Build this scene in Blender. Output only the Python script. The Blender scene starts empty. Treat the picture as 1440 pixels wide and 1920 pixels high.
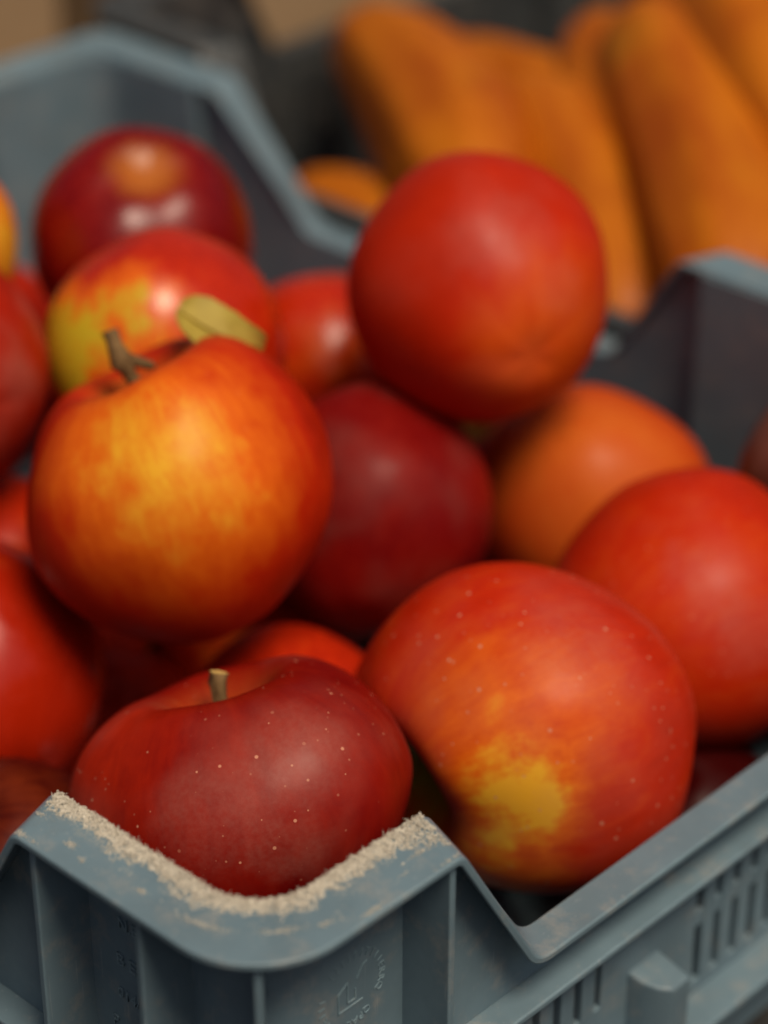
import bpy, bmesh, math, random
from mathutils import Vector, Matrix, Quaternion, noise
R = math.radians
random.seed(7)
scene = bpy.context.scene
COL = scene.collection

# ------------------------------------------------------------------ camera
RIM_Z = 0.142                      # height of the raised corner rim of a crate above the table
cam_d = bpy.data.cameras.new('camera')
cam = bpy.data.objects.new('camera', cam_d)
COL.objects.link(cam)
cam.location = (0, 0, RIM_Z + 0.355)
PITCH = R(30.5)
cam.rotation_euler = (R(90) - PITCH, 0, 0)
cam_d.sensor_fit = 'VERTICAL'
cam_d.sensor_height = 36
cam_d.lens = 4800 / 1920 * 36
cam_d.clip_start = 0.01
cam_d.clip_end = 500
cam_d.dof.use_dof = True
cam_d.dof.focus_distance = 0.603
cam_d.dof.aperture_fstop = 5.3
cam_d.dof.aperture_blades = 9
scene.camera = cam
FW = Vector((0, math.cos(PITCH), -math.sin(PITCH)))
RT = Vector((1, 0, 0))
UP = Vector((0, math.sin(PITCH), math.cos(PITCH)))
def facing(r, u, t):               # a direction given as right / up / towards the viewer's side
    return (RT * r + UP * u - FW * t).normalized()

# ------------------------------------------------------------------ light
SUN_DIR = Vector((0.25, -0.38, 0.89)).normalized()
world = bpy.data.worlds.new('World')
scene.world = world
world.use_nodes = True
wn = world.node_tree
wn.nodes.clear()
wo = wn.nodes.new('ShaderNodeOutputWorld')
wb = wn.nodes.new('ShaderNodeBackground')
ws = wn.nodes.new('ShaderNodeTexSky')
ws.sky_type = 'NISHITA'
ws.sun_disc = False
ws.sun_elevation = math.asin(SUN_DIR.z)
ws.sun_rotation = math.atan2(SUN_DIR.x, SUN_DIR.y)
ws.air_density = 0.6
ws.dust_density = 7.0
ws.ozone_density = 0.3
wb.inputs['Strength'].default_value = 0.052
wn.links.new(ws.outputs[0], wb.inputs['Color'])
wn.links.new(wb.outputs[0], wo.inputs['Surface'])
sun_d = bpy.data.lights.new('sun', 'SUN')
sun_d.energy = 2.9
sun_d.angle = R(24)
sun_d.color = (1.0, 0.86, 0.66)
sun = bpy.data.objects.new('sun', sun_d)
COL.objects.link(sun)
sun.rotation_euler = SUN_DIR.to_track_quat('Z', 'Y').to_euler()
sun.location = (1, 0, 2)
vs = scene.view_settings
vs.view_transform = 'Standard'
vs.look = 'None'
vs.exposure = -0.17
vs.gamma = 1.0
vs.use_curve_mapping = False
scene.cycles.use_denoising = True

# ------------------------------------------------------------------ helpers
def link(o, parent=None):
    COL.objects.link(o)
    if parent is not None:
        o.parent = parent
    return o
def tag(o, label=None, cat=None, group=None, kind=None):
    for k, v in (('label', label), ('category', cat), ('group', group), ('kind', kind)):
        if v: o[k] = v
    return o
def mesh_obj(name, verts, faces, mat, parent=None, smooth=None, bevel=0, seg=2):
    me = bpy.data.meshes.new(name)
    me.from_pydata([tuple(v) for v in verts], [], faces)
    bm = bmesh.new(); bm.from_mesh(me)
    bmesh.ops.recalc_face_normals(bm, faces=bm.faces)
    bm.to_mesh(me); bm.free()
    if smooth is not None:
        me.shade_smooth()
        if smooth < 179: me.set_sharp_from_angle(angle=R(smooth))
    me.materials.append(mat)
    o = link(bpy.data.objects.new(name, me), parent)
    if bevel:
        m = o.modifiers.new('bevel', 'BEVEL'); m.width = bevel; m.segments = seg
        m.limit_method = 'ANGLE'; m.angle_limit = R(35); m.harden_normals = True
        me.shade_smooth()
    return o
class NT:
    def __init__(self, name):
        self.m = bpy.data.materials.new(name); self.m.use_nodes = True
        self.t = self.m.node_tree; self.t.nodes.clear()
        self.out = self.t.nodes.new('ShaderNodeOutputMaterial')
        self.b = self.t.nodes.new('ShaderNodeBsdfPrincipled')
        self.t.links.new(self.b.outputs[0], self.out.inputs[0])
    def n(self, typ, **kw):
        nd = self.t.nodes.new('ShaderNode' + typ)
        for k, v in kw.items(): setattr(nd, k, v)
        return nd
    def put(self, sock, v):
        if hasattr(v, 'is_linked') or isinstance(v, bpy.types.NodeSocket): self.t.links.new(v, sock)
        else: sock.default_value = v
    def math(self, op, a, b=0.0, clamp=False):
        nd = self.n('Math', operation=op, use_clamp=clamp)
        self.put(nd.inputs[0], a); self.put(nd.inputs[1], b)
        return nd.outputs[0]
    def vec(self, op, a, b=None, out=0):
        nd = self.n('VectorMath', operation=op)
        self.put(nd.inputs[0], a)
        if b is not None:
            self.put(nd.inputs['Scale' if op == 'SCALE' else 1], b)
        return nd.outputs[out]
    def noise(self, vec, scale, detail=3, rough=.5, dist=0.0, out=0):
        nd = self.n('TexNoise'); self.put(nd.inputs['Vector'], vec)
        nd.inputs['Scale'].default_value = scale; nd.inputs['Detail'].default_value = detail
        nd.inputs['Roughness'].default_value = rough; nd.inputs['Distortion'].default_value = dist
        return nd.outputs[out]
    def rng(self, v, a, b, c=0.0, d=1.0, smooth=True):
        nd = self.n('MapRange', interpolation_type='SMOOTHSTEP' if smooth else 'LINEAR')
        self.put(nd.inputs['Value'], v)
        for i, x in enumerate((a, b, c, d)): nd.inputs[i + 1].default_value = x
        return nd.outputs[0]
    def mix(self, f, a, b, mode='MIX'):
        nd = self.n('Mix', data_type='RGBA', blend_type=mode)
        self.put(nd.inputs[0], f)
        for s, v in ((nd.inputs[6], a), (nd.inputs[7], b)):
            self.put(s, v if not isinstance(v, tuple) else (*v[:3], 1.0))
        return nd.outputs[2]
    def ramp(self, f, stops):
        nd = self.n('ValToRGB'); self.put(nd.inputs[0], f)
        e = nd.color_ramp.elements
        while len(e) < len(stops): e.new(0.5)
        for el, (p, c) in zip(e, stops): el.position = p; el.color = (*c, 1)
        return nd.outputs[0]
    def coords(self): return self.n('TexCoord').outputs['Object']
    def bump(self, h, strength, dist):
        nd = self.n('Bump'); self.put(nd.inputs['Height'], h)
        nd.inputs['Strength'].default_value = strength; nd.inputs['Distance'].default_value = dist
        self.t.links.new(nd.outputs[0], self.b.inputs['Normal'])

# ------------------------------------------------------------------ materials
def plastic(name, base):
    q = NT(name); p = q.coords()
    n1 = q.noise(p, 28, 4, .6); n2 = q.noise(p, 260, 3, .6)
    c = q.mix(q.rng(n1, .3, .7), tuple(x * .86 for x in base), tuple(x * 1.1 for x in base))
    dust = q.math('MULTIPLY', q.rng(q.noise(p, 90, 6, .72), .50, .70), .36)
    c = q.mix(dust, c, (.36, .33, .29))
    grime = q.math('MULTIPLY', q.rng(q.noise(p, 42, 5, .7), .58, .75), .35)
    c = q.mix(grime, c, (.13, .15, .155))
    st = q.n('Mapping'); st.inputs['Scale'].default_value = (900, 900, 60); q.put(st.inputs['Vector'], p)
    sc = q.rng(q.noise(st.outputs[0], 1.0, 2), .66, .74)
    c = q.mix(q.math('MULTIPLY', sc, .22), c, (.42, .45, .46))
    # scuffed, whitened edges
    bv = q.n('Bevel', samples=4); bv.inputs['Radius'].default_value = .0009
    ge = q.n('NewGeometry')
    ed = q.rng(q.vec('DOT_PRODUCT', bv.outputs[0], ge.outputs['Normal'], out=1), .985, .80)
    ed = q.math('MULTIPLY', ed, q.rng(q.noise(p, 130, 4, .7), .30, .70, .25, .75))
    c = q.mix(ed, c, tuple(min(.6, x * 2.3 + .05) for x in base))
    q.put(q.b.inputs['Base Color'], c)
    q.put(q.b.inputs['Roughness'], q.rng(n2, .2, .8, .36, .56))
    q.b.inputs['Specular IOR Level'].default_value = .45
    q.bump(q.math('ADD', n2, q.math('MULTIPLY', n1, .6)), .10, .0006)
    return q.m
M_PLASTIC = plastic('blue_grey_plastic', (.142, .212, .256))
def simple(name, c1, c2, scale, rough=.7, bump=.2, stretch=(1, 1, 1), spec=.3, d=.0008):
    q = NT(name); mp = q.n('Mapping'); mp.inputs['Scale'].default_value = stretch
    q.put(mp.inputs['Vector'], q.coords())
    n1 = q.noise(mp.outputs[0], scale, 5, .62); n2 = q.noise(mp.outputs[0], scale * 7, 3)
    q.put(q.b.inputs['Base Color'], q.mix(q.rng(q.math('ADD', q.math('MULTIPLY', n1, .7), q.math('MULTIPLY', n2, .3)), .3, .7), c1, c2))
    q.b.inputs['Roughness'].default_value = rough
    q.b.inputs['Specular IOR Level'].default_value = spec
    q.bump(n1, bump, d)
    return q.m
M_GROUND = simple('dark_ground', (.018, .018, .019), (.04, .038, .036), 30, .9)
M_TAN = simple('tan_board', (.34, .215, .115), (.44, .29, .165), 9, .8, .1, (1, 1, 6))
M_STEM = simple('dry_stem', (.085, .042, .014), (.25, .15, .06), 260, .85, .8, (1, 1, .4), d=.001)
M_STEMCUT = simple('stem_cut_end', (.40, .24, .06), (.62, .42, .14), 500, .85, .6)
M_DUST = simple('sawdust_cream', (.50, .45, .37), (.70, .65, .55), 420, .95, .0)
M_LEAF = simple('dry_yellow_leaf', (.31, .215, .030), (.44, .325, .055), 60, .6, .25, (1, 1, 1), d=.0006)
M_FLAKE = simple('white_burr', (.42, .43, .40), (.60, .60, .54), 500, .8, .0)

DEEP = (.165, .0022, .0022); RED = (.50, .021, .0025); ORG = (.74, .130, .007); YEL = (.84, .40, .025)
def apple_mat(name, r, blobs, deep=DEEP, red=RED, org=ORG, yel=YEL, base=.25, blotch=.22, streak=.22,
              bloom=0.0, bloomc=(.40, .17, .13), spots=1.0, rough=.42, spec=.11, dotsize=.15, cav=(.34, .20, .03), cavw=1.0, seed=0.0, pale_patches=()):
    q = NT(name)
    p = q.vec('SCALE', q.coords(), 1.0 / r)
    nrm = q.vec('NORMALIZE', p)
    sx = q.n('SeparateXYZ'); q.put(sx.inputs[0], p)
    rho = q.math('SQRT', q.math('ADD', q.math('POWER', sx.outputs[0], 2.0), q.math('POWER', sx.outputs[1], 2.0)))
    cx = q.n('CombineXYZ')                       # coordinates stretched along the meridians
    q.put(cx.inputs[0], q.math('DIVIDE', sx.outputs[0], q.math('MAXIMUM', rho, .08)))
    q.put(cx.inputs[1], q.math('DIVIDE', sx.outputs[1], q.math('MAXIMUM', rho, .08)))
    q.put(cx.inputs[2], q.math('ADD', q.math('MULTIPLY', sx.outputs[2], .30), seed))
    off = q.vec('ADD', p, (seed * 3.1, seed * 1.7, seed))
    warp = q.vec('ADD', cx.outputs[0], q.vec('SCALE', q.noise(off, 2.5, 2, out=1), .22))
    s1 = q.noise(warp, 5.5, 4, .62); s2 = q.noise(warp, 16, 3, .6)
    b1 = q.noise(off, 1.5, 3, .55); b2 = q.noise(off, 4.5, 4, .6)
    v = q.math('ADD', base, q.math('MULTIPLY', q.math('SUBTRACT', b1, .5), blotch * 2))
    strk = q.math('ADD', q.math('MULTIPLY', q.math('SUBTRACT', s1, .5), 1.5), q.math('ADD', q.math('MULTIPLY', q.math('SUBTRACT', s2, .5), .8), q.math('MULTIPLY', q.math('SUBTRACT', b2, .5), .9)))
    v = q.math('ADD', v, q.math('MULTIPLY', strk, streak))
    for (d, wd, st) in blobs:
        dt = q.vec('DOT_PRODUCT', nrm, tuple(d), out=1)
        dt = q.math('ADD', dt, q.math('MULTIPLY', q.math('SUBTRACT', b2, .5), .10))
        g = q.math('MULTIPLY', q.math('POWER', q.rng(dt, math.cos(R(wd * 1.25)), 1.04, smooth=False), 1.5), st)
        g = q.math('MULTIPLY', g, q.math('ADD', .85, q.math('MULTIPLY', strk, .9 * min(1, streak * 5))))
        v = q.math('ADD', v, g)
    col = q.ramp(v, [(0.0, deep), (.30, red), (.62, org), (.95, yel)])
    # stem cavity: greenish russet fan
    cav_m = q.math('MULTIPLY', q.rng(q.math('ADD', rho, q.math('MULTIPLY', strk, .12)), .42, .10), q.rng(sx.outputs[2], .0, .3))
    col = q.mix(q.math('MULTIPLY', cav_m, cavw), col, cav)
    # waxy bloom rubbed off in patches
    if bloom > 0:
        bm = q.math('MULTIPLY', q.rng(q.noise(off, 1.7, 2, .5, .2), .40, .75), bloom)
        fine = q.math('ADD', .6, q.math('MULTIPLY', q.noise(off, 26, 3, .6), .8))
        col = q.mix(q.math('MULTIPLY', bm, fine), col, bloomc)
    for (d, wd) in pale_patches:                       # small pale patches; A1's include highlights painted into the colour
        dt = q.vec('DOT_PRODUCT', nrm, tuple(d), out=1)
        dt = q.math('ADD', dt, q.math('MULTIPLY', q.math('SUBTRACT', q.noise(off, 7, 4, .65), .5), .07))
        sm = q.math('MULTIPLY', q.rng(dt, math.cos(R(wd * 1.5)), 1.0), q.rng(q.noise(off, 30, 3, .6), .2, .8, .04, .13))
        col = q.mix(sm, col, (.46, .24, .19))
    # lenticels
    if spots > 0:
        vo = q.n('TexVoronoi'); q.put(vo.inputs['Vector'], off); vo.inputs['Scale'].default_value = 16.0
        vs_ = q.n('SeparateColor'); q.put(vs_.inputs[0], vo.outputs['Color'])
        size = q.math('MULTIPLY', q.math('POWER', vs_.outputs[0], 1.3), dotsize)
        sp = q.rng(q.math('SUBTRACT', vo.outputs['Distance'], size), .030, -.03)
        sp = q.math('MULTIPLY', sp, q.rng(vs_.outputs[1], .25, .75, .3, .9))
        col = q.mix(q.math('MULTIPLY', sp, spots), col, (.62, .26, .16))
    q.put(q.b.inputs['Base Color'], col)
    q.put(q.b.inputs['Roughness'], q.rng(q.noise(off, 6, 4, .6), .25, .75, rough - .05, rough + .12))
    q.b.inputs['Specular IOR Level'].default_value = spec
    q.b.inputs['Coat Weight'].default_value = .05
    q.b.inputs['Coat Roughness'].default_value = .22
    q.bump(q.math('ADD', q.noise(off, 60, 3, .6), q.math('MULTIPLY', b2, 1.5)), .05, .0009)
    return q.m

# ------------------------------------------------------------------ setting
g = mesh_obj('ground', [(-200, -200, 0), (200, -200, 0), (200, 200, 0), (-200, 200, 0)], [(0, 1, 2, 3)], M_GROUND)
tag(g, kind='structure')

# ------------------------------------------------------------------ the stacking crates
CR_ANG = R(46.5)
ORIGIN = Vector((-0.026293, 0.414187, 0.0))          # front corner of the apple crate on the table
EU = Vector((math.cos(CR_ANG), math.sin(CR_ANG), 0)); EV = Vector((-math.sin(CR_ANG), math.cos(CR_ANG), 0))
def place(u, v, z=0):                                # millimetres in the crate's directions, z from the raised rim
    return ORIGIN + EU * (u / 1000) + EV * (v / 1000) + Vector((0, 0, RIM_Z + z / 1000))
SX, SY = 362.5, 464.0
DROP, WR, WL, TH = 48.0, 17.0, 11.0, 2.2
SIDES = {0: (SX, 64.5, 28, 75, 28), 1: (SY, 79.5, 28, 78, 28), 2: (SY, 153, 32, 78, 46), 3: (SX, 75, 28, 75, 28)}
def P(side, s, n, z):
    x, y = ((s, n), (n, s), (SX - n, s), (s, SY - n))[side]
    return Vector(((x - SX / 2) / 1000, (y - SY / 2) / 1000, RIM_Z + z / 1000))
def fillet(pts, radii):
    out = [pts[0]]
    for i in range(1, len(pts) - 1):
        a, b, c = Vector(pts[i - 1]), Vector(pts[i]), Vector(pts[i + 1])
        r = radii[i]
        p0 = b + (a - b).normalized() * r; p2 = b + (c - b).normalized() * r
        for k in range(7):
            t = k / 6
            q = p0 * (1 - t) ** 2 + b * 2 * t * (1 - t) + p2 * t * t
            out.append((q.x, q.y))
    out.append(pts[-1])
    return out
def side_profile(side, s0, s1):
    S, p1, r1, p2, r2 = SIDES[side]
    pts = [(s0, 0), (p1, 0), (p1 + r1, -DROP), (S - p2 - r2, -DROP), (S - p2, 0), (s1, 0)]
    pr = fillet(pts, [0, 3, 5, 5, 3, 0])
    out = []                                         # refine the long runs
    for a, b in zip(pr, pr[1:]):
        n = max(1, int(math.hypot(b[0] - a[0], b[1] - a[1]) / 12))
        out += [(a[0] + (b[0] - a[0]) * k / n, a[1] + (b[1] - a[1]) * k / n) for k in range(n)]
    return out + [pr[-1]]
def box_faces(b=0):
    return [tuple(b + i for i in f) for f in ((0, 1, 2, 3), (4, 5, 6, 7), (0, 1, 5, 4), (1, 2, 6, 5), (2, 3, 7, 6), (3, 0, 4, 7))]
def wbox(name, side, s0, s1, n0, n1, z0, z1, par, bevel=.0004, mat=None):
    vs_ = [P(side, s, n, z) for z in (z0, z1) for (s, n) in ((s0, n0), (s1, n0), (s1, n1), (s0, n1))]
    return mesh_obj(name, vs_, box_faces(), mat or M_PLASTIC, par, bevel=bevel)
def prism(name, side, poly, n0, n1, par, bevel=.0003):
    k = len(poly)
    vs_ = [P(side, s, n, z) for n in (n0, n1) for (s, z) in poly]
    fs = [tuple(range(k)), tuple(range(k, 2 * k))] + [(i, (i + 1) % k, k + (i + 1) % k, k + i) for i in range(k)]
    return mesh_obj(name, vs_, fs, M_PLASTIC, par, bevel=bevel)
CORNERS = [((0, 0), (1, 1)), ((SX, 0), (-1, 1)), ((SX, SY), (-1, -1)), ((0, SY), (1, -1))]
def cpt(ci, a, b, z):                                # a along the x side, b along the y side from a corner
    (cx, cy), (sx, sy) = CORNERS[ci]
    return Vector(((cx + sx * a - SX / 2) / 1000, (cy + sy * b - SY / 2) / 1000, RIM_Z + z / 1000))
def build_rim(par):
    st = []                                          # stations: outer, inner, normal
    def straight(side, rev):
        S, p1, r1, p2, r2 = SIDES[side]
        prof = side_profile(side, 24, S - 24); res = []
        for i, (s, z) in enumerate(prof):
            a = prof[max(0, i - 1)]; b = prof[min(len(prof) - 1, i + 1)]
            nn = Vector((-(b[1] - a[1]), b[0] - a[0])).normalized()
            w = WR + (WL - WR) * min(1, -z / DROP)
            def sh(d, p):                            # the inner edge runs on a little further from the corner
                if d < p: return 9 + (5.5 - 9) * (d - 24) / (p - 24)
                return 5.5 * max(0, 1 - max(0, d - p - 34) / 25)
            sft = sh(s, p1) if s < S / 2 else -sh(S - s, p2)
            up = lambda ss, n, zz: P(side, ss, n, zz)
            res.append((up(s, 0, z), up(s + sft, w, z), up(s - nn.x * TH, 0, z - nn.y * TH), up(s + sft - nn.x * TH, w, z - nn.y * TH)))
        return res[::-1] if rev else res
    def corner(ci, rev):                             # from the y side round to the x side
        res = []
        for k in range(13):
            th = R(90) * k / 12
            ra, rb = (24, 16) if ci != 2 else (8, 5)
            o = (ra - ra * math.cos(th), ra - ra * math.sin(th)); i = (17 + rb - rb * math.cos(th), 17 + rb - rb * math.sin(th))
            res.append((cpt(ci, *o, 0), cpt(ci, *i, 0), cpt(ci, *o, -TH), cpt(ci, *i, -TH)))
        return res[1:-1][::-1] if rev else res[1:-1]
    st += straight(0, False) + corner(1, True) + straight(2, False) + corner(2, False) + straight(3, True) + corner(3, True) + straight(1, True) + corner(0, False)
    vs_ = [v for s in st for v in s]; n = len(st); fs = []
    for i in range(n):
        a, b = i * 4, ((i + 1) % n) * 4
        fs += [(a, b, b + 1, a + 1), (a + 2, b + 2, b + 3, a + 3), (a, b, b + 2, a + 2), (a + 1, b + 1, b + 3, a + 3)]
    return mesh_obj('rim', vs_, fs, M_PLASTIC, par, bevel=.0007, seg=3)
def text_mesh(txt, size, ext=.0005):
    cu = bpy.data.curves.new('embossed_lettering', 'FONT'); cu.body = txt; cu.size = size; cu.extrude = ext; cu.resolution_u = 2
    cu.align_x = 'CENTER'; cu.align_y = 'CENTER'
    o = bpy.data.objects.new('tmp', cu); COL.objects.link(o)
    me = bpy.data.meshes.new_from_object(o.evaluated_get(bpy.context.evaluated_depsgraph_get()))
    bpy.data.objects.remove(o)
    return me
def build_crate(loc, label, near, mat=None):
    global M_PLASTIC
    keep = M_PLASTIC; M_PLASTIC = mat or M_PLASTIC
    root = link(bpy.data.objects.new('plastic_crate', None))
    root.location = loc; root.rotation_euler = (0, 0, CR_ANG); root.empty_display_size = .05
    tag(root, label, 'crate', 'stacking crates')
    build_rim(root)
    zb = -(RIM_Z * 1000) + .5
    # base
    vs_ = [P(0, s, n, z) for z in (zb, zb + 4) for (s, n) in ((11.5, 11.5), (SX - 11.5, 11.5), (SX - 11.5, SY - 11.5), (11.5, SY - 11.5))]
    mesh_obj('base', vs_, box_faces(), M_PLASTIC, root, bevel=.0008)
    # recessed corner posts with their fins
    for ci in range(4):
        la = (64.5, 75, 75, 75)[ci] - 2; lb = (76.5, 150, 75, 75)[ci] - 2
        path = [(16, lb), (16, 44)] + [(32 - 16 * math.cos(R(90) * k / 8), 32 - 16 * math.sin(R(90) * k / 8)) for k in range(9)] + [(44, 16), (la, 16)]
        inn = [(18, lb), (18, 44)] + [(32 - 14 * math.cos(R(90) * k / 8), 32 - 14 * math.sin(R(90) * k / 8)) for k in range(9)] + [(44, 18), (la, 18)]
        k = len(path); vv = []
        for pa, pb in zip(path, inn):
            vv += [cpt(ci, *pa, -1.2), cpt(ci, *pb, -1.2), cpt(ci, *pa, zb), cpt(ci, *pb, zb)]
        ff = []
        for i in range(k - 1):
            a, b = i * 4, i * 4 + 4
            ff += [(a, b, b + 1, a + 1), (a + 2, b + 2, b + 3, a + 3), (a, b, b + 2, a + 2), (a + 1, b + 1, b + 3, a + 3)]
        ff += [(0, 1, 3, 2), (4 * k - 4, 4 * k - 3, 4 * k - 1, 4 * k - 2)]
        mesh_obj('corner_wall', vv, ff, M_PLASTIC, root, smooth=40)
        def fin(poly):                                # thin upright plate between two plan points, thickness 2 mm
            (a0, b0), (a1, b1) = poly
            d = Vector((a1 - a0, b1 - b0)).normalized(); t = Vector((-d.y, d.x)) * 1.0
            pl = [(a0 + t.x, b0 + t.y), (a1 + t.x, b1 + t.y), (a1 - t.x, b1 - t.y), (a0 - t.x, b0 - t.y)]
            v8 = [cpt(ci, *q_, z) for z in (zb, -1.3) for q_ in pl]
            mesh_obj('rib', v8, box_faces(), M_PLASTIC, root, bevel=.0005)
        fin(((la, 1.4), (la, 17.0)))
        fin(((1.4, lb), (17.0, lb)))
        fin(((8.2, 8.2), (21.2, 21.2)))
        fin(((1.4, 39.0), (16.6, 39.0)))
    # side walls
    for side in range(4):
        S, p1, r1, p2, r2 = SIDES[side]
        f1 = {0: 62.5, 1: 74.5, 2: 148.0, 3: 73.0}[side]; f2 = 73.0
        e1, e2 = f1 + .6, S - f2 - .6
        top = [(s + (3.3 if s < S / 2 else -3.3) * (e1 + .01 < s < e2 - .01), z - 1.5) for (s, z) in side_profile(side, e1, e2) if e1 - .01 <= s <= e2 + .01]
        prism('upper_wall', side, [(e1, -63.4)] + top + [(e2, -63.4)], 9, 11, root)
        wbox('ledge', side, e1 + .9, e2 - .9, .2, 9.3, -64.6, -62.4, root, .0007)
        wbox('lower_ledge', side, e1 + .9, e2 - .9, -2.5, 9.3, -114.6, -112.2, root, .0007)
        wbox('foot_wall', side, e1, e2, 9, 11, zb, -113.4, root)
        groups = []
        if side == 0: groups = [(84.5, 6, 8.3, [(-66, -91)]), (169.0, 6, 8.0, [(-66, -84), (-89, -108)]), (248, 4, 8.0, [(-66, -91)])]
        else:
            s = p1 + 24
            while s + 52 < S - p2: groups.append((s, 6, 8.3, [(-66, -91)])); s += 82
        cur = e1
        for (g0, cnt, pitch, rows) in groups:
            a = g0; b = g0 + pitch * (cnt - 1) + 3.2
            wbox('wall_panel', side, cur, a, 9, 11, -113.4, -63.4, root)
            for j in range(cnt - 1):
                wbox('slat', side, a + j * pitch + 3.2, a + (j + 1) * pitch, 8.6, 11.2, rows[-1][1], -63.6, root)
            wbox('wall_panel', side, a, b, 9, 11, -113.4, rows[-1][1], root)
            if len(rows) > 1: wbox('cross_slat', side, a, b, 9.1, 10.9, rows[1][0], rows[0][1], root)
            cur = b
        wbox('wall_panel', side, cur, e2, 9, 11, -113.4, -63.4, root)
    if near:
        # latch tab on the right wall
        poly = [(140.0, 10.0), (140.5, 4.5), (142.5, 0.5), (145.5, -2.0), (153.0, -2.0), (153.0, 10.0)]
        k = len(poly)
        vv = [P(0, s, n, z) for z in (-126, 0) for (s, n) in poly]
        for i, (s, n) in enumerate(poly): vv[k + i] = P(0, s, n, -86.0 - (0.25 * (10 - n)))
        ff = [tuple(range(k)), tuple(range(k, 2 * k))] + [(i, (i + 1) % k, k + (i + 1) % k, k + i) for i in range(k)]
        mesh_obj('latch_tab', vv, ff, M_PLASTIC, root, bevel=.001)
        # raised lettering on the left face of the corner (outer face of the wall at n = 16)
        def letters(txt, size, side, s, z, name='embossed_lettering'):
            me = text_mesh(txt, size / 1000); me.materials.append(M_PLASTIC)
            o = link(bpy.data.objects.new(name, me), root)
            if side == 1: ex, nx = Vector((0, -1, 0)), Vector((-1, 0, 0))
            else: ex, nx = Vector((1, 0, 0)), Vector((0, -1, 0))
            o.matrix_local = Matrix.Translation(P(side, s, 16, z)) @ Matrix((ex, Vector((0, 0, 1)), nx)).transposed().to_4x4()
            return o
        letters('N.E', 4.6, 1, 59.6, -25.5)
        letters('B E L', 5.2, 1, 59.0, -37.0)
        letters('014/2', 4.4, 1, 59.6, -47.2)
        letters('P', 4.4, 1, 66, -57.0)
        # round mould emblem on the right face
        bm = bmesh.new(); ring = 'IIITTIIERRQ  QPAL EIIEIII  III'
        for i, ch in enumerate(ring):
            if ch == ' ': continue
            a = R(95) - 2 * math.pi * i / len(ring)
            me = text_mesh(ch, .0030, .0002)
            me.transform(Matrix.Translation((math.cos(a) * .0098, math.sin(a) * .0098, 0)) @ Matrix.Rotation(a - R(90), 4, 'Z'))
            bm.from_mesh(me)
        def stroke(x0, y0, x1, y1, w=.35):
            d = Vector((x1 - x0, y1 - y0)).normalized(); t = Vector((-d.y, d.x)) * w / 2
            q4 = [(x0 + t.x, y0 + t.y), (x1 + t.x, y1 + t.y), (x1 - t.x, y1 - t.y), (x0 - t.x, y0 - t.y)]
            v8 = [bm.verts.new((x / 1000, y / 1000, z)) for z in (-.0002, .0003) for (x, y) in q4]
            for f in box_faces(): bm.faces.new([v8[j] for j in f])
        for s_ in ((-4.5, -4.5, 3.5, -4.5), (-4.5, -4.5, -4.5, 1), (-4.5, 1, -1.5, 3), (-1.5, 3, -1.5, -3), (-1.5, -3, 1, -3), (1, -3, 1, 0), (1.5, 2.5, 3.5, 5.5), (3.5, 5.5, 5, 6)):
            stroke(*s_)
        me = bpy.data.meshes.new('mould_emblem'); bm.to_mesh(me); bm.free(); me.materials.append(M_PLASTIC)
        o = link(bpy.data.objects.new('mould_emblem', me), root)
        o.matrix_local = Matrix.Translation(P(0, 44.5, 16, -36)) @ Matrix((Vector((1, 0, 0)), Vector((0, 0, 1)), Vector((0, -1, 0)))).transposed().to_4x4()
    M_PLASTIC = keep
    return root
def crate_loc(du, dv):
    return ORIGIN + EU * ((SX / 2 - 6.5 + du) / 1000) + EV * ((SY / 2 - 6.0 + dv) / 1000)
crate = build_crate(crate_loc(0, 0), 'blue-grey plastic crate full of red apples, sawdust on its notched corner rim', True)
build_crate(crate_loc(SX + 8, 30), 'dark grey plastic crate holding orange squash, behind the apple crate', False, plastic('charcoal_plastic', (.040, .046, .050)))

# ------------------------------------------------------------------ apples
def apple_mesh(r, seed, nu=72, nv=48, squash=.99, lean=.05, dent=1.0, lean_dir=None, cavw=.27):
    rnd = random.Random(seed); ph = rnd.uniform(0, 6.28); th0 = rnd.uniform(0, 6.28); lob = rnd.uniform(.012, .03)
    if lean_dir is not None: th0 = lean_dir
    cavd = rnd.uniform(.40, .48) * dent; off = Vector((rnd.uniform(0, 50), rnd.uniform(0, 50), 0))
    vs_, fs = [], []
    for j in range(nv + 1):
        f = math.pi * j / nv
        for i in range(nu):
            t = 2 * math.pi * i / nu
            c, s = math.cos(f), math.sin(f)
            rho = abs(s) ** .92
            if c < 0: rho *= 1 - .13 * (-c) ** 1.3
            z = squash * c + .03
            z -= cavd * math.exp(-(rho / cavw) ** 2) * (c > 0) 
            z += .24 * dent * math.exp(-(rho / .20) ** 2) * (c < 0)
            k = 1 + lob * math.cos(5 * t + ph) * (.35 + .65 * abs(c)) + .02 * math.cos(2 * t + th0)
            x, y = rho * k * math.cos(t), rho * k * math.sin(t)
            z += lean * rho * math.cos(t - th0) * (.8 + .2 * c) + .02 * math.cos(5 * t + ph) * rho * c * c
            v = Vector((x, y, z)); v *= 1 + .045 * noise.noise(v * 1.3 + off)
            vs_.append(v * r)
            if j == 0 or j == nv: continue
    for j in range(nv):
        for i in range(nu):
            a = j * nu + i; b = j * nu + (i + 1) % nu
            fs.append((a, b, b + nu, a + nu))
    me = bpy.data.meshes.new('apple'); me.from_pydata(vs_, [], fs)
    bm = bmesh.new(); bm.from_mesh(me)
    bmesh.ops.remove_doubles(bm, verts=bm.verts, dist=1e-6); bmesh.ops.recalc_face_normals(bm, faces=bm.faces)
    bm.to_mesh(me); bm.free(); me.shade_smooth()
    return me
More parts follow.
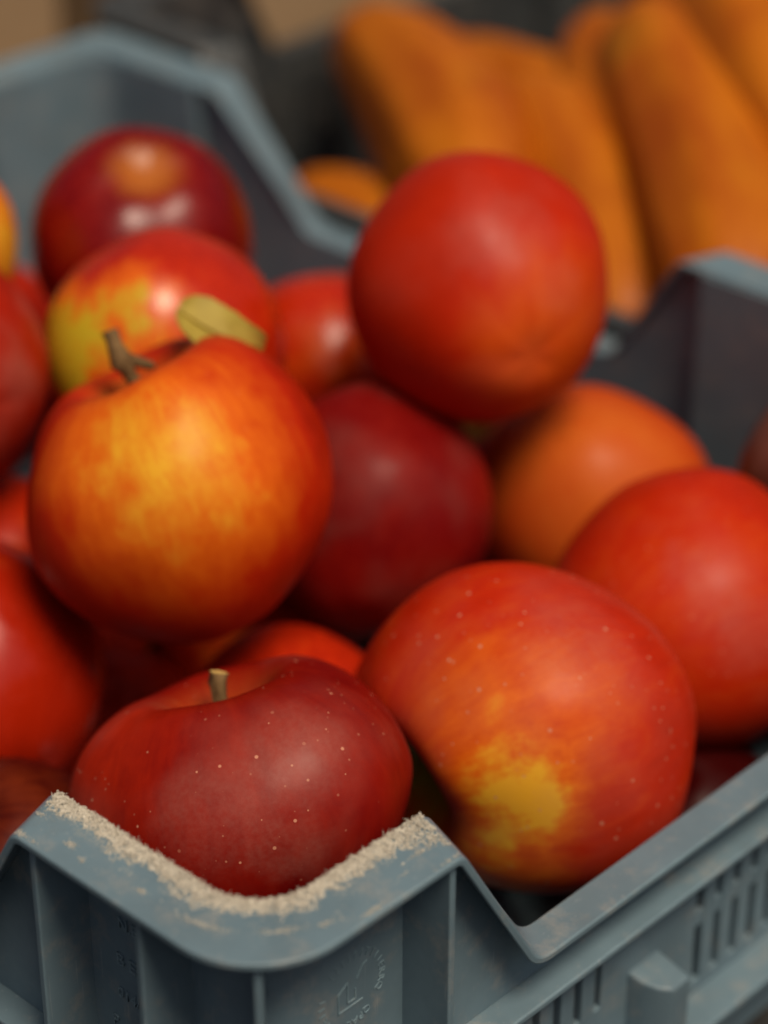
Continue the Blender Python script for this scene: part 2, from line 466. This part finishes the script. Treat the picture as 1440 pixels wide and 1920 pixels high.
def tube(name, pts, radii, mat, parent=None, seg=14, wob=.12, seed=0, endmat=None):
    rnd = random.Random(seed); vs_, fs = [], []
    pts = [Vector(p) for p in pts]
    for i, p in enumerate(pts):
        d = (pts[min(i + 1, len(pts) - 1)] - pts[max(i - 1, 0)]).normalized()
        a = d.orthogonal().normalized() if i == 0 else (a - d * a.dot(d)).normalized()
        b = d.cross(a)
        for k in range(seg):
            t = 2 * math.pi * k / seg; rr = radii[i] * (1 + wob * rnd.uniform(-1, 1))
            vs_.append(p + a * math.cos(t) * rr + b * math.sin(t) * rr)
    for i in range(len(pts) - 1):
        for k in range(seg):
            a_, b_ = i * seg + k, i * seg + (k + 1) % seg
            fs.append((a_, b_, b_ + seg, a_ + seg))
    n = len(pts); fs.append(tuple(range(seg)))
    # slightly hollow end
    ec = len(vs_); vs_.append(pts[-1] - (pts[-1] - pts[-2]).normalized() * radii[-1] * .35)
    for k in range(seg): fs.append(((n - 1) * seg + k, (n - 1) * seg + (k + 1) % seg, ec))
    o = mesh_obj(name, vs_, fs, mat, parent, smooth=60)
    if endmat:
        o.data.materials.append(endmat)
        for pl in o.data.polygons:
            if ec in pl.vertices: pl.material_index = 1
    return o
IN = 'in the grey crate'
F_ = facing
# position (u, v, z above the raised rim, diameter) in mm, stem axis, yellow patches, look
APPLES = {
 'A1': ((73.2, 82.7, -40.2, 91.0), (-.20, .95, .16), [((-.80, .35, .45), 34, .30)], dict(base=.06, blotch=.10, streak=.08, bloom=.16, spots=1.0, dotsize=.16, pale_patches=[((-.12, .05, .99), 17), ((.34, .38, .86), 15), ((.30, -.14, .94), 11)], cav=(.46, .07, .012), cavw=.8), 'dark red speckled apple with short cut stem sitting in the notched corner of the crate'),  # pale patches: waxy bloom, with highlights painted into the skin colour
 'A2': ((153.3, 55.8, -44.5, 94.0), (-.88, -.38, .28), [((-.08, -.33, .93), 21, .95), ((-.16, .14, .97), 36, .30), ((-.2, -.72, .62), 24, .60), ((-.25, -.25, .93), 50, .12)], dict(base=.30, blotch=.12, streak=.11, bloom=.16, spots=1.0, dotsize=.19, pale_patches=[((.25, .55, .8), 18)], cav=(.34, .30, .03)), 'red-orange speckled apple with bright yellow patch lying on its side by the crate wall'),
 'A3': ((119.7, 154.6, 2.5, 87.5), (-.33, .91, .26), [((.04, .14, .97), 58, .56), ((-.35, .22, .9), 30, .20), ((.25, .35, .88), 30, .20)], dict(base=.25, blotch=.25, streak=.075, bloom=.0, spots=.15, cav=(.40, .16, .02)), 'orange and yellow streaked apple with twig stem and dry leaf atop the pile'),
 'A4': ((244.5, 154.8, 20.2, 81.4), (-.35, .55, -.76), [((.55, -.30, .75), 50, .22), ((.2, -.75, .6), 40, .10)], dict(base=.27, blotch=.07, streak=.05, bloom=.08, pale_patches=[((.3, .45, .85), 15), ((-.05, .3, .95), 13), ((.55, .0, .8), 12)], spots=.0), 'plain round red apple perched highest on the pile, in front of the squash'),
 'A5': ((201.5, 161.7, -41.6, 78.7), (.15, .85, -.5), [], dict(base=.02, blotch=.08, streak=.05, bloom=.40, bloomc=(.19, .05, .04), spots=.0, rough=.5), 'dull dusky red apple wedged under the plain round red one'),
 'A6': ((139.2, 132.5, -77.1, 65.8), (-.2, -.4, -.9), [((.42, .75, .5), 34, .20)], dict(base=.20, blotch=.14, streak=.14, spots=.0), 'red apple with a peach blush mostly hidden behind the dark speckled corner apple'),
 'A7': ((276.6, 135.6, -57.2, 78.1), (.4, -.7, -.6), [((-.1, .2, .97), 70, .28)], dict(base=.40, blotch=.10, streak=.06, spots=.0, org=(.56, .105, .012), yel=(.62, .20, .03)), 'plain orange apple between the high round red one and the far crate wall'),
 'A8': ((231.5, 63.8, -48.0, 83.5), (.75, .35, -.55), [((-.1, .3, .95), 50, .06)], dict(base=.29, blotch=.06, streak=.08, pale_patches=[((.1, .1, .98), 12), ((.4, -.1, .9), 14), ((-.1, .4, .9), 9)], bloom=.1, spots=.5), 'large red apple leaning on the yellow-patched one beside the long crate wall'),
 'A9': ((109.0, 249.8, 10.2, 74.5), (-.6, .3, -.7), [], dict(base=.18, blotch=.10, streak=.08, bloom=.30, spots=.0), 'deep crimson apple beside the yellow-green blotched one, above the glossy bright red one'),
 'A10': ((70.7, 196.2, -55.0, 86.0), (-.5, .6, -.6), [], dict(base=.20, blotch=.06, streak=.05, spots=.0, rough=.20, spec=.5), 'glossy bright red apple with pink highlights below the streaked apple'),
 'A11': ((172.6, 219.7, 3.0, 76.0), (.1, .8, -.6), [((-.84, .0, .5), 34, 1.15), ((-.15, .28, .93), 26, .95), ((-.45, -.2, .85), 30, .30)], dict(base=.27, blotch=.12, streak=.12, spots=.0, rough=.24, spec=.4, yel=(.56, .42, .02)), 'red apple with yellow-green blotches behind the streaked apple'),
 'A12': ((216.3, 277.5, 6.0, 76.0), (.10, .62, .78), [], dict(base=.02, blotch=.10, streak=.08, spots=.0, rough=.24, spec=.4, cav=(.50, .15, .02), cavw=.8), 'dark maroon apple with an orange stem hollow in the far corner of its crate'),
 'A13': ((149.7, 306.0, 21.8, 65.5), (-.6, -.2, -.7), [((.9, .0, .4), 50, .5)], dict(base=.45, blotch=.2, streak=.15, spots=.0), 'yellow-orange apple next to the dark maroon one near the far wall'),
 'A14': ((258.4, 236.1, -39.1, 64.5), (-.3, .5, -.8), [((.1, .2, .95), 30, .22)], dict(base=.28, blotch=.1, streak=.1, spots=.0, rough=.22, spec=.4), 'small shiny red apple in the gap beside the high round one'),
 'A15': ((119.5, 244.7, -62.1, 66.5), (.3, -.6, -.7), [((.5, .3, .8), 50, .12)], dict(base=.20, blotch=.1, streak=.1, spots=.0), 'orange-red apple deep in the gap between the crimson and the glossy bright red one'),
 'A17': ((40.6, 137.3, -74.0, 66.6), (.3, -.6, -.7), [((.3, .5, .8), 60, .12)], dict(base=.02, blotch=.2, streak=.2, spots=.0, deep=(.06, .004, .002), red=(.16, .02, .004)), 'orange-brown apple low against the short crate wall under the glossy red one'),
 'A19': ((210.5, 42.0, -103.7, 62.9), (.3, -.6, -.7), [], dict(base=.0, blotch=.1, streak=.1, spots=.0, deep=(.035, .001, .001), red=(.08, .003, .002)), 'red apple darkened by painted-in shade, low beside the long crate wall under the big ones'),  # near-black skin colour stands in for the shade beside the crate wall
 'A18': ((305.7, 57.2, -31.5, 70.9), (.3, -.6, -.7), [], dict(base=.14, blotch=.1, streak=.1, bloom=.4, spots=.0, deep=(.07, .02, .012), red=(.14, .04, .025)), 'brownish dull apple at the far end of the long crate wall'),
}
OBJ = {}
for idx, (key, (pos, axis, blobs, look, label)) in enumerate(APPLES.items()):
    u, v, z, d = pos; r = d / 2000
    ax = facing(*axis)
    qt = ax.to_track_quat('Z', 'Y') @ Quaternion((0, 0, 1), idx * 1.3)
    inv = qt.to_matrix().inverted()
    opt = dict(dent=.15) if key in ('A4', 'A5', 'A7', 'A8', 'A9', 'A10', 'A13') else {}
    if key in ('A1', 'A3'):
        ld = inv @ facing(1, 0, 0); opt = dict(lean=.06 if key == 'A1' else .10, lean_dir=math.atan2(ld.y, ld.x), cavw=.28 if key == 'A1' else .33, squash=.78 if key == 'A1' else .99)
    if key == 'A2': ld = inv @ facing(0, .5, -.85); opt = dict(cavw=.34, squash=.95, dent=1.15, lean=.17, lean_dir=math.atan2(ld.y, ld.x))
    if key == 'A12': opt = dict(dent=.32)
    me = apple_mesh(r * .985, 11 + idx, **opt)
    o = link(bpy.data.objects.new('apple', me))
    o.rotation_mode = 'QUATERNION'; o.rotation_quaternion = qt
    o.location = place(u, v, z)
    lb = [(inv @ facing(*dr), wd, st) for dr, wd, st in blobs]
    look = dict(look); look['pale_patches'] = [(inv @ facing(*dr), wd) for dr, wd in look.get('pale_patches', ())]
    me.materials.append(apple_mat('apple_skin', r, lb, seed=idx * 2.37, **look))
    tag(o, label, 'apple', 'apples in the crate')
    OBJ[key] = o
BURIED = [(270.0, 184.0, -74.0, 64.0), (166, 242, -104.0, 62.0), (126.7, 198.8, -106.0, 62.0), (269.7, 225.2, -99.6, 76.9), (283.7, 396.5, -103.1, 69.8), (146.3, 379.1, -99.0, 78.1), (186.8, 199.8, -103.2, 69.7), (83.7, 330.4, -104.0, 68.1),
 (60.0, 401.5, -102.5, 71.0), (248.3, 320.1, -104.0, 68.1), (41.7, 398.1, -34.0, 71.4), (219.3, 379.1, -72.3, 77.9), (47.2, 261.1, -101.0, 74.0), (159.8, 284.1, -102.2, 71.7),
 (42.0, 313.5, -50.8, 71.8), (196.0, 104.7, -103.3, 69.3), (101.2, 358.9, -42.5, 72.6), (168.7, 328.7, -44.6, 75.6), (299.6, 95.1, -102.2, 71.5)]
bur_me = apple_mesh(.0355, 99, 48, 32)
bur_me.materials.append(apple_mat('apple_skin_buried', .036, [(Vector((.6, .5, .6)).normalized(), 50, .25)], base=.22, spots=0))
for i, (u, v, z, d) in enumerate(BURIED):
    o = link(bpy.data.objects.new('apple', bur_me)); o.scale = (d / 71,) * 3
    o.location = place(u, v, z); o.rotation_euler = (i * 1.7, i * 2.9, i * .8)
    tag(o, 'red apple buried in the lower layers of the crate under other apples', 'apple', 'apples buried in the crate')
# stems and leaf (parts of their apples, in the apple's own directions: z is the stem axis)
def local_dir(o, r, u, t): return o.rotation_quaternion.to_matrix().inverted() @ facing(r, u, t)
a1 = OBJ['A1']; r1 = .044
rd = local_dir(a1, 1, 0, 0); zz = Vector((0, 0, 1))
tube('stem', [zz * r1 * .28, zz * r1 * .5, zz * r1 * .66 + rd * .0002, zz * r1 * .74 + rd * .0006, zz * r1 * .78 + rd * .0012, zz * r1 * .80 + rd * .0015],
     [.0016, .0015, .0017, .0022, .0020, .0021], M_STEM, a1, seed=3, wob=.24, endmat=M_STEMCUT)
a3 = OBJ['A3']; r3 = .0421; rd = local_dir(a3, 1, 0, 0); ud = local_dir(a3, 0, 1, 0); td = local_dir(a3, 0, 0, 1)
sp_, sr_ = [], []
for i in range(15):
    f = i / 14; hgt = .40 + .76 * f
    sp_.append(zz * r3 * hgt + rd * (.0010 * math.sin(f * 7) - .0035 * max(0, f - .55) ** 1.3 * 2) + td * .0008 * math.sin(f * 9 + 1))
    sr_.append(.0019 + .0012 * math.exp(-((f - .74) / .09) ** 2) + .0006 * (f > .93) + .0002 * math.sin(i * 2.1))
st = tube('stem', sp_, sr_, M_STEM, a3, seed=5, wob=.14, endmat=M_STEMCUT)
b0 = zz * r3 * .96 - rd * .0012
tube('spur', [b0, b0 + rd * .004 - ud * .0006, b0 + rd * .0075 - ud * .0016, b0 + rd * .0088 - ud * .002], [.0020, .0015, .0012, .0005], M_STEM, st, seed=6, wob=.2)
def build_leaf(par):
    # base, long direction and cross direction in the apple's directions
    base = rd * (-.0002) + ud * .0508 + td * .004
    ex = (rd * .90 - ud * .42 + td * .10).normalized(); ey = (rd * .33 + ud * .62 - td * .71).normalized(); ez = ex.cross(ey)
    Ln, W = .0262, .0080; vs_, fs = [], []; nu, nv = 18, 10
    for lay in (0, 1):
        for i in range(nu + 1):
            t = i / nu; w = W * (math.sin(math.pi * min(1, t ** .72 * .95 + .05)) ** .8) * (1.15 - .3 * t)
            for j in range(nv + 1):
                s = j / nv * 2 - 1
                jag = 1 + .02 * math.sin(i * 2.3 + j)
                h = .0022 * abs(s) ** 1.5 - .0022 * math.sin(math.pi * t) + .00015 * math.sin(t * 18 + abs(s) * 4) - (.0005 if abs(s) < .12 else 0) + .0025 * (s * t)
                vs_.append(base + ex * (t * Ln) + ey * (s * w * (jag if abs(s) > .9 else 1)) + ez * (h - lay * .00035))
    m = (nu + 1) * (nv + 1)
    for lay in (0, 1):
        for i in range(nu):
            for j in range(nv):
                a = lay * m + i * (nv + 1) + j
                fs.append((a, a + 1, a + nv + 2, a + nv + 1))
    rim = [i * (nv + 1) for i in range(nu + 1)] + [nu * (nv + 1) + j for j in range(1, nv + 1)] + [i * (nv + 1) + nv for i in range(nu - 1, -1, -1)] + [j for j in range(nv - 1, 0, -1)]
    for a, b in zip(rim, rim[1:] + rim[:1]): fs.append((a, b, b + m, a + m))
    lf = mesh_obj('leaf', vs_, fs, M_LEAF, par, smooth=50)
    tube('midrib', [base + ex * (Ln * t) + ez * (.0003 - .0022 * math.sin(math.pi * t)) for t in (0, .15, .3, .45, .6, .75, .9, .99)], [.0005, .0005, .00045, .0004, .00035, .0003, .0002, .0001], M_LEAF, lf, seg=8, wob=.0)
build_leaf(a3)

# ------------------------------------------------------------------ squash in the second crate
def squash_mat(name, c1, c2, seed):
    q = NT(name); p = q.vec('ADD', q.coords(), (seed, seed * 2, 0))
    mp = q.n('Mapping'); mp.inputs['Scale'].default_value = (60, 60, 12); q.put(mp.inputs['Vector'], p)
    n1 = q.noise(mp.outputs[0], 1, 4, .6); n2 = q.noise(p, 22, 3)
    q.put(q.b.inputs['Base Color'], q.mix(q.rng(q.math('ADD', q.math('MULTIPLY', n1, .5), q.math('MULTIPLY', n2, .5)), .35, .65), c1, c2))
    ol = q.math('MULTIPLY', q.rng(q.noise(p, 14, 3, .6), .50, .72), .55)
    lk = q.b.inputs['Base Color'].links[0].from_socket
    q.put(q.b.inputs['Base Color'], q.mix(ol, lk, (.34, .19, .006)))
    q.b.inputs['Roughness'].default_value = .48
    q.b.inputs['Specular IOR Level'].default_value = .25
    q.bump(n1, .1, .001)
    return q.m
SQM = [squash_mat('squash_skin', (.36, .066, .0015), (.54, .150, .004), i * 1.3) for i in range(3)]
def squash(p_top, p_bot, w, label, mi=0, neck=.8, seed=0):
    a, b = place(*p_bot), place(*p_top)
    ax = b - a; L = ax.length; rnd = random.Random(seed)
    nu, nv = 40, 30; vs_, fs = [], []; r = w / 2000; bend = rnd.uniform(-.06, .06) * L; lob = rnd.uniform(.01, .03)
    for j in range(nv + 1):
        t = j / nv; z = L * .5 - L * .5 * math.cos(math.pi * t)
        tt = z / L
        prof = math.sin(math.pi * t) ** .55 * (1 + (neck - 1) * tt) * (1 + .05 * math.sin(4 * tt + seed))
        for i in range(nu):
            th = 2 * math.pi * i / nu; k = 1 + lob * math.cos(8 * th + seed) + .02 * math.cos(2 * th)
            vs_.append((r * prof * k * math.cos(th) + bend * math.sin(math.pi * tt), r * prof * k * math.sin(th), z))
    for j in range(nv):
        for i in range(nu):
            q_, s_ = j * nu + i, j * nu + (i + 1) % nu
            fs.append((q_, s_, s_ + nu, q_ + nu))
    me = bpy.data.meshes.new('squash'); me.from_pydata(vs_, [], fs)
    bm = bmesh.new(); bm.from_mesh(me); bmesh.ops.remove_doubles(bm, verts=bm.verts, dist=1e-6); bmesh.ops.recalc_face_normals(bm, faces=bm.faces); bm.to_mesh(me); bm.free()
    me.shade_smooth(); me.materials.append(SQM[mi])
    o = link(bpy.data.objects.new('squash', me)); o.location = a
    o.rotation_mode = 'QUATERNION'; o.rotation_quaternion = ax.to_track_quat('Z', 'Y')
    tag(o, label, 'squash', 'squash in the second crate')
    tube('stem', [(0, 0, L - .002), (0.001, 0, L + .004), (0.002, .001, L + .009)], [.004, .0035, .004], M_STEM, o, wob=.15, seed=seed)
    return o
squash((508, 458, -42), (402, 292, -50), 66, 'thick orange squash leaning in the left of its crate beside the dark gap', 0, .9, 1)
squash((565, 455, -70), (525, 315, -54), 48, 'orange squash lying crosswise behind the leaning ones', 1, .9, 2)
squash((545, 330, -16), (400, 168, -52), 70, 'long pale orange squash leaning against the near wall of its crate', 2, .86, 3)
squash((500, 355, -42), (398, 214, -74), 58, 'darker orange squash sunk between the thick and the long pale one', 0, .9, 4)
squash((600, 330, 8), (478, 190, -28), 68, 'orange squash lying highest, on the far side of the long pale one', 1, .85, 5)
squash((432, 256, -92), (392, 212, -82), 46, 'small pale orange squash end poking out low beside the crate notch', 2, .9, 6)
squash((418, 408, -78), (396, 286, -84), 54, 'bright orange squash lying low along the near crate wall', 1, .9, 7)
squash((650, 400, -30), (575, 312, -38), 56, 'orange squash at the back of the heap', 0, .85, 8)
squash((570, 372, -36), (432, 236, -66), 58, 'orange squash filling the gap behind the long pale one', 1, .9, 9)
for i, (pt, pb) in enumerate((((520, 300, -108), (420, 200, -110)), ((520, 420, -108), (420, 330, -110)), ((640, 300, -105), (540, 220, -108)), ((640, 420, -108), (540, 340, -108)), ((470, 140, -105), (420, 60, -105)), ((640, 180, -105), (560, 70, -105)))):
    squash(pt, pb, 54, 'orange squash at the bottom of the second crate under the heap', i % 3, .85, 20 + i)

# ------------------------------------------------------------------ tan boxes behind
def tan_box(center, size, ang, label):
    root = link(bpy.data.objects.new('tan_box', None)); root.location = center; root.rotation_euler = (0, 0, ang)
    tag(root, label, 'box', 'tan boxes behind the crates')
    sx, sy, h = size
    for (x0, x1, y0, y1, z0, z1, nm) in ((-sx, sx, -sy, -sy + .008, 0, h, 'side_panel'), (-sx, sx, sy - .008, sy, 0, h, 'side_panel'), (-sx, -sx + .008, -sy + .008, sy - .008, 0, h, 'side_panel'),
                                     (sx - .008, sx, -sy + .008, sy - .008, 0, h, 'side_panel'), (-sx + .008, sx - .008, -sy + .008, sy - .008, .002, .01, 'base_panel')):
        vv = [(x, y, z) for z in (z0, z1) for (x, y) in ((x0, y0), (x1, y0), (x1, y1), (x0, y1))]
        mesh_obj(nm, vv, box_faces(), M_TAN, root, bevel=.001)
    return root

def flat(u, v):
    p = place(u, v); return Vector((p.x, p.y, 0.0005))
tan_box(flat(336, 745), (.150, .100, .24), CR_ANG, 'tan box with a plain side behind the far corner of the apple crate')
tan_box(flat(717, 745), (.150, .100, .24), CR_ANG, 'tan box behind the squash crate, beside the dark gap')

# ------------------------------------------------------------------ sawdust on the corner rim
def rim_point(t):
    """t < 0 along the left wall, t > 0 along the right wall; returns crate plan coords of the inner rim edge and outward direction"""
    L0 = 33.0
    if abs(t) <= 12.5:
        th = R(45) + R(45) * (t / 12.5)
        return Vector((33 - 16 * math.cos(th), 33 - 16 * math.sin(th))), Vector((-math.cos(th), -math.sin(th)))
    s = L0 + abs(t) - 12.5
    return (Vector((s, 17.0)), Vector((0, -1))) if t > 0 else (Vector((17.0, s)), Vector((-1, 0)))
def chips(name, pts, mat, par=None):
    vs_, fs = [], []
    for (c, ln, wd) in pts:
        qd = Quaternion((random.gauss(0, 1), random.gauss(0, 1), random.gauss(0, 1), random.gauss(0, 1)))
        qd.normalize(); mt = qd.to_matrix(); b = len(vs_)
        ex = [(ln, 0, 0), (-ln, wd * .3, 0), (0, wd, 0), (0, -wd, wd * .2), (0, 0, wd), (0, 0, -wd)]
        for e in ex: vs_.append(c + mt @ (Vector(e) * random.uniform(.7, 1.2)))
        for f in ((0, 2, 4), (2, 1, 4), (1, 3, 4), (3, 0, 4), (2, 0, 5), (1, 2, 5), (3, 1, 5), (0, 3, 5)): fs.append(tuple(b + i for i in f))
    return mesh_obj(name, vs_, fs, mat, par)
crate_mw = Matrix.Translation(crate.location) @ Matrix.Rotation(CR_ANG, 4, 'Z')
pts = []
TL, TR = -(79.5 + 5.5 - 33 + 12.5) + 1.0, (64.5 + 5.5 - 33 + 12.5) - .5
while len(pts) < 8200:
    t = random.uniform(TL, TR); e = abs(random.gauss(0, 1))
    nz = noise.noise(Vector((t * .10, 3.3, 0))) * .9 + noise.noise(Vector((t * .33, 9.1, 0))) * .9
    band = 4.4 + 2.4 * nz
    if t > 24: band = 4.6 + 1.6 * nz + max(0, (t - 36) * .55)
    if t < -50: band *= .8
    n = e * band * .62
    if n > 15: continue
    if n > band * 1.25 and noise.noise(Vector((t * .25, n * .35, 5))) < .22: continue
    n += random.uniform(-.55, .1)
    if (33 + abs(t) - 12.5) > (79.5 if t < 0 else 64.5) + 4.5 * (1 - n / 17) - .6: continue
    o, d = rim_point(t)
    q_ = o + d * n
    hump = max(0, 1 - n / (band * 1.3)) * (1.0 + .9 * noise.noise(Vector((t * .8, n * .8, 1))))
    z = .1 + random.random() ** 1.6 * .7 * hump
    c = crate_mw @ cpt(0, q_.x, q_.y, z)
    big = random.random()
    pts.append((c, random.uniform(.00022, .00056) * (1.8 if big > .965 else 1), random.uniform(.00013, .00033)))
for (cx_, cn, sp, k) in ((-46, 10.5, .9, 60), (-40, 12.5, .7, 22), (-22, 10.5, .7, 45), (-7, 10.5, 1.8, 110), (3, 10.8, 1.5, 90), (9, 12, 1.0, 40), (-60, 8, .8, 30), (16, 15.5, 1.6, 60), (-58, 15.6, 2.6, 90), (-66, 15.8, 1.8, 50), (30, 12, 1, 12), (38, 9, 2.2, 50), (41, 15.9, 3, 40)):
    for _ in range(k):
        t = cx_ + random.gauss(0, sp); n = min(16.9, cn + random.gauss(0, .45))
        if (33 + abs(t) - 12.5) > (79.5 if t < 0 else 64.5) + 4.5 * (1 - n / 17) - .6: continue
        o, d = rim_point(t); q_ = o + d * n
        pts.append((crate_mw @ cpt(0, q_.x, q_.y, .06 + random.random() * .25), random.uniform(.00012, .00032), random.uniform(.00008, .0002)))
for _ in range(5200):                                # fine dusting that thins out over the rim
    t = random.uniform(TL, TR); n = abs(random.gauss(0, 5.2))
    if n > 16 or noise.noise(Vector((t * .22, n * .28, 4))) < .02 + n * .012: continue
    if (33 + abs(t) - 12.5) > (79.5 if t < 0 else 64.5) + 4.5 * (1 - n / 17) - .6: continue
    o, d = rim_point(t); q_ = o + d * n
    pts.append((crate_mw @ cpt(0, q_.x, q_.y, .03 + random.random() * .08), random.uniform(.00007, .0002), random.uniform(.00005, .00012)))
for _ in range(420):                                 # loose fibres sticking out over the inner edge
    t = random.uniform(TL + 1, TR - 2); n = random.uniform(-.5, 2.2)
    if noise.noise(Vector((t * .5, 2.2, 8))) < -.1: continue
    o, d = rim_point(t); q_ = o + d * n
    pts.append((crate_mw @ cpt(0, q_.x, q_.y, .3 + random.random() * .9), random.uniform(.0006, .0011), random.uniform(.00008, .00014)))
sd = chips('sawdust', pts, M_DUST)
tag(sd, 'cream sawdust crumbs strewn along the notched corner rim of the apple crate', 'sawdust', kind='stuff')
